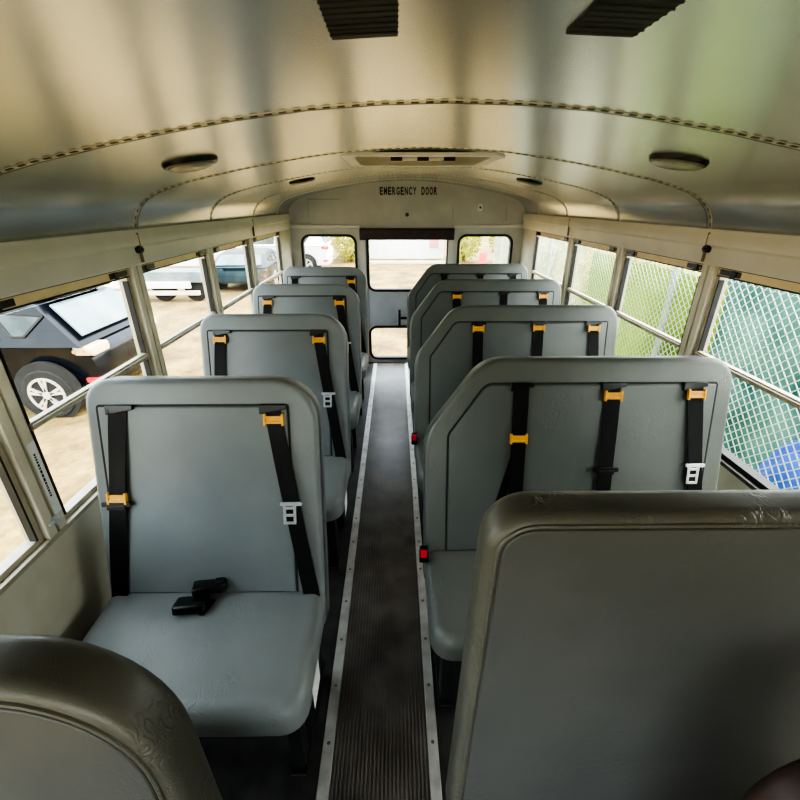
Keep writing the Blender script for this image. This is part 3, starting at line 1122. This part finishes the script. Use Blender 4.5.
        q.slab(rrect(r + .03, r + .22, .43, .49, .01), lambda u, v, h: (u, s_ * (hw * .80 + h), v), 0, .06)
        q.build('reflector', M['redlamp'], root, smooth=False)
    return root

# dark hatchback: nose away from the bus (-x), rear wheel seen low left through the first window
car('hatchback_car', 'dark navy hatchback parked with its tail towards the left windows', (-5.64, 5.72, G), PI,
    4.1, 1.75, 1.46, .93, [(-1.92, .90), (-1.45, 1.36), (-1.10, 1.44), (.30, 1.44), (1.2, .90)], 'navy', 'taillight', None, .66, True)
car('coupe_car', 'low dark teal car beyond the flatbed trailer, seen through the third left window', (-4.7, 14.85, G), PI / 2 + .05,
    3.5, 1.75, 1.1, .74, [(-1.75, .72), (-1.1, 1.04), (-.8, 1.10), (.05, 1.10), (.85, .72)], 'teal', 'teal')
car('suv_car', 'white car parked behind the bus, seen through the left rear window', (-4.7, 17.8, G), PI,
    4.4, 1.85, 1.65, 1.02, [(-2.1, .99), (-1.85, 1.52), (-1.5, 1.62), (.2, 1.62), (1.1, .99)], 'whitecar', 'redlamp')

# flatbed trailer
M['trailer_grey'] = proc('weathered grey deck side', srgb(92, 106, 108), srgb(120, 132, 132), 3, .6)
M['trailer_white'] = proc('white trailer rail', srgb(224, 230, 228), srgb(236, 240, 238), 6, .5)
M['trailer_tan'] = proc('pale tan beam', srgb(212, 204, 172), srgb(224, 216, 186), 6, .6)
t = thing('flatbed_trailer', (-7.2, 12.1, G), 'long low pale flatbed trailer behind the dark hatchback', 'trailer')
b = MB(); b.box(-10.2, -5.15, 11.75, 12.5, -.30, -.02); b.build('deck', M['trailer_grey'], t, bevel=.02)
b = MB(); b.box(-10.2, -5.45, 11.68, 11.76, -.44, -.27); b.build('side_rail', M['trailer_white'], t, bevel=.01)
b = MB(); b.box(-10.2, -5.25, 11.70, 11.80, -.62, -.51); b.build('lower_beam', M['trailer_tan'], t, bevel=.01)
for x in (-5.42, -6.3, -9.6):
    b = MB(); b.cyl((x, 11.9, -.52), (x, 12.14, -.52), .30, n=24); b.build('wheel', M['tire'], t, bevel=.02)
b = MB()
for x in (-9.9, -8.4, -7.2):
    b.box(x, x + .08, 11.8, 11.88, -.62, -.28)
b.build('upright', M['trailer_grey'], t)

# buildings and vehicles further back
def wallmat(n, a, b_):
    return proc(n, srgb(*a), srgb(*b_), 1.2, .8)
M['pale'] = wallmat('pale blue white wall', (214, 224, 226), (228, 234, 234))
M['cream'] = wallmat('cream siding', (226, 214, 168), (238, 228, 190))
M['roofs'] = wallmat('grey roof', (120, 118, 112), (140, 138, 130))
M['winb'] = wallmat('dull window', (150, 166, 172), (172, 184, 188))
def house(x0, x1, y0, y1, h, wm, label, nwin):
    t = thing('warehouse', ((x0 + x1) / 2, (y0 + y1) / 2, G), label, 'building')
    b = MB(); b.box(x0, x1, y0, y1, G, G + h); b.build('wall', M[wm], t, smooth=False)
    b = MB()
    b.face([(x0 - .2, y0 - .3, G + h), (x1 + .2, y0 - .3, G + h), (x1 + .2, (y0 + y1) / 2, G + h + 1.0), (x0 - .2, (y0 + y1) / 2, G + h + 1.0)])
    b.face([(x0 - .2, y1 + .3, G + h), (x1 + .2, y1 + .3, G + h), (x1 + .2, (y0 + y1) / 2, G + h + 1.0), (x0 - .2, (y0 + y1) / 2, G + h + 1.0)])
    o = b.build('roof', M['roofs'], t, smooth=False)
    sd = o.modifiers.new('t', 'SOLIDIFY'); sd.thickness = .1
    for k in range(nwin):
        x = x0 + (x1 - x0) * (k + .5) / nwin
        b = MB(); b.box(x - .45, x + .45, y0 - .06, y0 + .02, G + 1.0, G + 2.1)
        f_ = b.build('window', M['trailer_white'], t, smooth=False)
        b = MB(); b.box(x - .38, x + .38, y0 - .07, y0 - .05, G + 1.08, G + 2.02)
        b.build('pane', M['winb'], f_, smooth=False)
house(-26, -7.0, 19.2, 25, 4.2, 'pale', 'long pale blue-white building behind the flatbed trailer', 7)
house(-6.4, -2.9, 21.6, 27, 4.0, 'cream', 'cream sided building at the far left beyond the fence of trees', 4)
M['redboard'] = proc('red banner', srgb(206, 84, 74), srgb(222, 104, 92), 4, .7)
M['pink'] = proc('faded red panel', srgb(214, 150, 140), srgb(226, 168, 158), 4, .7)
M['purple'] = proc('violet sign', srgb(164, 156, 206), srgb(180, 172, 216), 4, .7)
def sign(x, y, w, z0, z1, mat, label):
    t = thing('signboard', (x, y, G), label, 'sign')
    b = MB(); b.slab(rrect(x - w / 2, x + w / 2, z0, z1, .04), lambda u, v, h: (u, y + h, v), 0, .05); b.build('board', M[mat], t, smooth=False)
    b = MB(); b.cyl((x, y + .08, G), (x, y + .08, z1 - .05), .04, n=10); b.build('post', M['trailer_grey'], t)
sign(-5.95, 16.45, .38, -.55, .95, 'redboard', 'upright red banner sign behind the low teal car')
sign(-6.75, 18.95, .6, .1, 1.1, 'purple', 'pale violet sign in front of the cream building')
sign(3.55, 18.2, .30, -.72, -.2, 'redboard', 'small red sign among the bushes behind the right rear window')

# white shed directly behind the bus
t = thing('shed', (.4, 22.2, G), 'long white ribbed shed across the lot behind the rear door window', 'building')
b = MB(); b.box(-1.9, 2.3, 21.6, 24.0, G, G + 3.4); b.build('wall', M['trailer_white'], t, bevel=.03)
b = MB()
for k in range(9):
    x = -1.8 + k * .45
    b.box(x, x + .03, 21.585, 21.6, G + .05, G + 3.3)
b.build('rib', M['pale'], t, smooth=False)
b = MB(); b.box(1.62, 2.05, 21.57, 21.6, G + .5, G + 2.6); b.build('red_panel', M['pink'], t, smooth=False)
b = MB(); b.box(-2.1, 2.5, 21.4, 24.2, G + 3.4, G + 3.55); b.build('roof', M['roofs'], t, smooth=False)
# kerb line
M['kerb'] = proc('pale concrete kerb', srgb(196, 186, 160), srgb(210, 200, 176), 4, .8)
b = MB(); b.box(-1.4, 2.2, 19.7, 19.95, G, G + .12)
struct(b.build('trim_12', M['kerb'], bevel=.02), 'pale concrete kerb across the lot')

# foliage
M['leaf_y'] = translucent('yellow green leaves', srgb(150, 158, 70), srgb(206, 200, 110), 3, .4)
M['leaf_t'] = translucent('dark teal green leaves', srgb(38, 70, 56), srgb(70, 110, 88), 3, .35)
M['stem'] = proc('brown bark', srgb(84, 70, 54), srgb(108, 92, 72), 12, .9)
def bush(c, r, n, mat, label, leaf=.09, group=None):
    c = Vector(c)
    t = thing('bush', (c.x, c.y, G), label, 'bush', group)
    b = MB()
    for k in range(n):
        d = Vector((random.gauss(0, 1), random.gauss(0, 1), random.gauss(0, 1))).normalized()
        rad = random.uniform(.55, 1) ** .6
        p = c + Vector((d.x * r[0], d.y * r[1], d.z * r[2])) * rad
        if p.z < G + .02:
            continue
        a = Vector((random.gauss(0, 1), random.gauss(0, 1), random.gauss(0, 1))).normalized()
        s = a.cross(d)
        if s.length < .1:
            continue
        s.normalize()
        l = leaf * random.uniform(.7, 1.4)
        b.face([p - a * l, p + s * l * .5, p + a * l, p - s * l * .5])
    b.build('foliage', M[mat], t, smooth=False)
    b = MB()
    for k in range(5):
        e = c + Vector((random.uniform(-.5, .5) * r[0], random.uniform(-.5, .5) * r[1], r[2] * .4))
        b.cyl((c.x + random.uniform(-.1, .1), c.y + random.uniform(-.1, .1), G), e, .03, .012, 7)
    b.build('stem', M['stem'], t)
bush((-2.0, 20.6, .3), (.85, .8, 1.25), 1500, 'leaf_y', 'yellow green bush beside the white car behind the bus')
bush((3.15, 20.6, .6), (.8, .9, 1.6), 1700, 'leaf_y', 'yellow green bush left of the small red sign behind the bus')
bush((4.95, 19.6, .5), (.9, 1.0, 1.5), 1700, 'leaf_y', 'yellow green bush right of the small red sign behind the bus')
bush((3.5, 6.3, .1), (.9, 1.1, 1.0), 2200, 'leaf_y', 'yellow green bush just beyond the far end of the pale green screen')
bush((3.6, 10.6, .2), (1.2, 1.3, 1.4), 2000, 'leaf_y', 'yellow green bush at the far end of the chain link fence')

# chain link fence with privacy screens
FX = 2.0
M['wire'] = proc('galvanised wire', srgb(150, 164, 154), srgb(172, 184, 174), 30, .5, metal=.1)
M['screen'] = translucent('pale green privacy screen', srgb(78, 102, 28), srgb(116, 136, 46), 2.2, .5)
M['tarp'] = translucent('dark teal privacy screen', srgb(24, 56, 55), srgb(76, 116, 108), 2.6, .4)
M['bluetarp'] = proc('blue tarpaulin', srgb(14, 70, 190), srgb(36, 100, 208), 4, .4)
fz0, fz1, fy0, fy1 = G + .04, 1.24, -.6, 9.2
fence = thing('chain_link_fence', (FX, 4.0, G), 'galvanised chain link fence running along the right windows', 'fence')
b = MB()
pt = .058
hgt = fz1 - fz0
k = -int(hgt / pt) - 1
while fy0 + k * pt < fy1:
    for sg in (1, -1):
        if sg > 0:
            ya, za, yb2, zb2 = fy0 + k * pt, fz0, fy0 + k * pt + hgt, fz1
        else:
            ya, za, yb2, zb2 = fy0 + k * pt, fz1, fy0 + k * pt + hgt, fz0
        t0 = max(0, (fy0 - ya) / (yb2 - ya))
        t1 = min(1, (fy1 - ya) / (yb2 - ya))
        if t1 - t0 > .01:
            p = Vector((FX + sg * .002, ya + (yb2 - ya) * t0, za + (zb2 - za) * t0))
            q = Vector((FX + sg * .002, ya + (yb2 - ya) * t1, za + (zb2 - za) * t1))
            b.bar(p, q, .0044, .0036, up=(1, 0, 0))
    k += 1
b.build('wire_mesh', M['wire'], fence, smooth=False)
for y in (.4, 3.19, 5.9, 8.7):
    b = MB(); b.cyl((FX + .03, y, G), (FX + .03, y, 1.30), .024, n=14); b.cyl((FX + .03, y, 1.30), (FX + .03, y, 1.33), .028, .008, 14)
    b.build('post', M['wire'], fence)
b = MB(); b.cyl((FX + .01, fy0, 1.25), (FX + .01, fy1, 1.25), .02, n=12); b.build('top_rail', M['trailer_white'], fence)
def cloth(name, y0, y1, z0, z1, x, amp, mat, label, cat):
    b = MB()
    ny, nz = int((y1 - y0) / .06), 30
    vs = []
    for i in range(ny + 1):
        row = []
        for j in range(nz + 1):
            y = y0 + (y1 - y0) * i / ny
            z = z0 + (z1 - z0) * j / nz
            xx = x + amp * (math.sin(y * 7 + z * 2.5) * .5 + math.sin(y * 3.1 - z * 5 + 1) * .5 + .5 * math.sin(z * 11 + y * 4))
            row.append(b.bm.verts.new((xx, y, z)))
        vs.append(row)
    for i in range(ny):
        for j in range(nz):
            b.bm.faces.new((vs[i][j], vs[i + 1][j], vs[i + 1][j + 1], vs[i][j + 1]))
    return tag(b.build(name, M[mat]), label, cat)
cloth('privacy_screen', 2.70, 4.7, G + .05, 1.17, FX + .08, .012, 'screen', 'pale green privacy screen hung behind the far part of the fence', 'fence screen')
cloth('privacy_screen', -.5, 3.4, G + .05, 1.16, FX + .42, .07, 'tarp', 'dark teal creased screen hung behind the nearest part of the fence', 'fence screen')
# blue tarp bundle between the fence and the bus foot
bm = bmesh.new()
bmesh.ops.create_icosphere(bm, subdivisions=4, radius=1)
for v in bm.verts:
    p = v.co.copy()
    k = 1 + .10 * math.sin(p.x * 6 + p.y * 4) + .08 * math.sin(p.z * 9 + p.y * 7) + .06 * math.sin(p.x * 13 - p.z * 5)
    v.co = Vector((FX + .17 + p.x * .11 * k, 1.93 + p.y * .24 * k, -.17 + p.z * .62 * k))
mb = MB(); mb.bm.free(); mb.bm = bm
tag(mb.build('tarp_bundle', M['bluetarp']), 'crumpled blue tarpaulin bundle behind the fence by the nearest right window', 'tarpaulin')

# ------------------------------------------------------------------ light
wd = bpy.data.worlds.new('sky')
scene.world = wd
wd.use_nodes = True
nt = wd.node_tree
bg = nt.nodes['Background']
sky = nt.nodes.new('ShaderNodeTexSky')
sky.sky_type = 'NISHITA'
sky.sun_disc = False
sky.sun_elevation = math.radians(52)
sky.sun_rotation = math.radians(100)
sky.air_density = 1.2
sky.dust_density = 4.0
mixn = nt.nodes.new('ShaderNodeMix')
mixn.data_type = 'RGBA'
mixn.inputs[0].default_value = .6
mixn.inputs[7].default_value = (1.0, .985, .95, 1)
mulv = nt.nodes.new('ShaderNodeVectorMath')
mulv.operation = 'SCALE'
mulv.inputs['Scale'].default_value = .22
nt.links.new(sky.outputs[0], mulv.inputs[0])
nt.links.new(mulv.outputs[0], mixn.inputs[6])
nt.links.new(mixn.outputs[2], bg.inputs[0])
bg.inputs[1].default_value = 4.2
sun = bpy.data.lights.new('sun', 'SUN')
sun.energy = 2.6
sun.angle = math.radians(3)
sun.color = (1, .94, .82)
so = bpy.data.objects.new('sun', sun)
C.objects.link(so)
dirv = Vector((-.48, -.50, -1.0))          # travel direction: from the right and rear, high
so.rotation_euler = dirv.to_track_quat('-Z', 'Y').to_euler()
so.location = (6, 6, 12)

# ------------------------------------------------------------------ camera
cam = bpy.data.cameras.new('camera')
cam.sensor_width = 36
cam.lens = 36 * 430 / 800
cam.clip_start = .02
co = bpy.data.objects.new('camera', cam)
C.objects.link(co)
co.location = (0, 0, 1.6275)
co.rotation_euler = (math.radians(90 - 24.614), 0, -math.atan(5 / 473))
scene.camera = co
scene.view_settings.view_transform = 'AgX'
scene.view_settings.look = 'AgX - High Contrast'
scene.view_settings.exposure = 1.18
scene.cycles.transparent_max_bounces = 24
scene.cycles.max_bounces = 12
scene.cycles.diffuse_bounces = 6
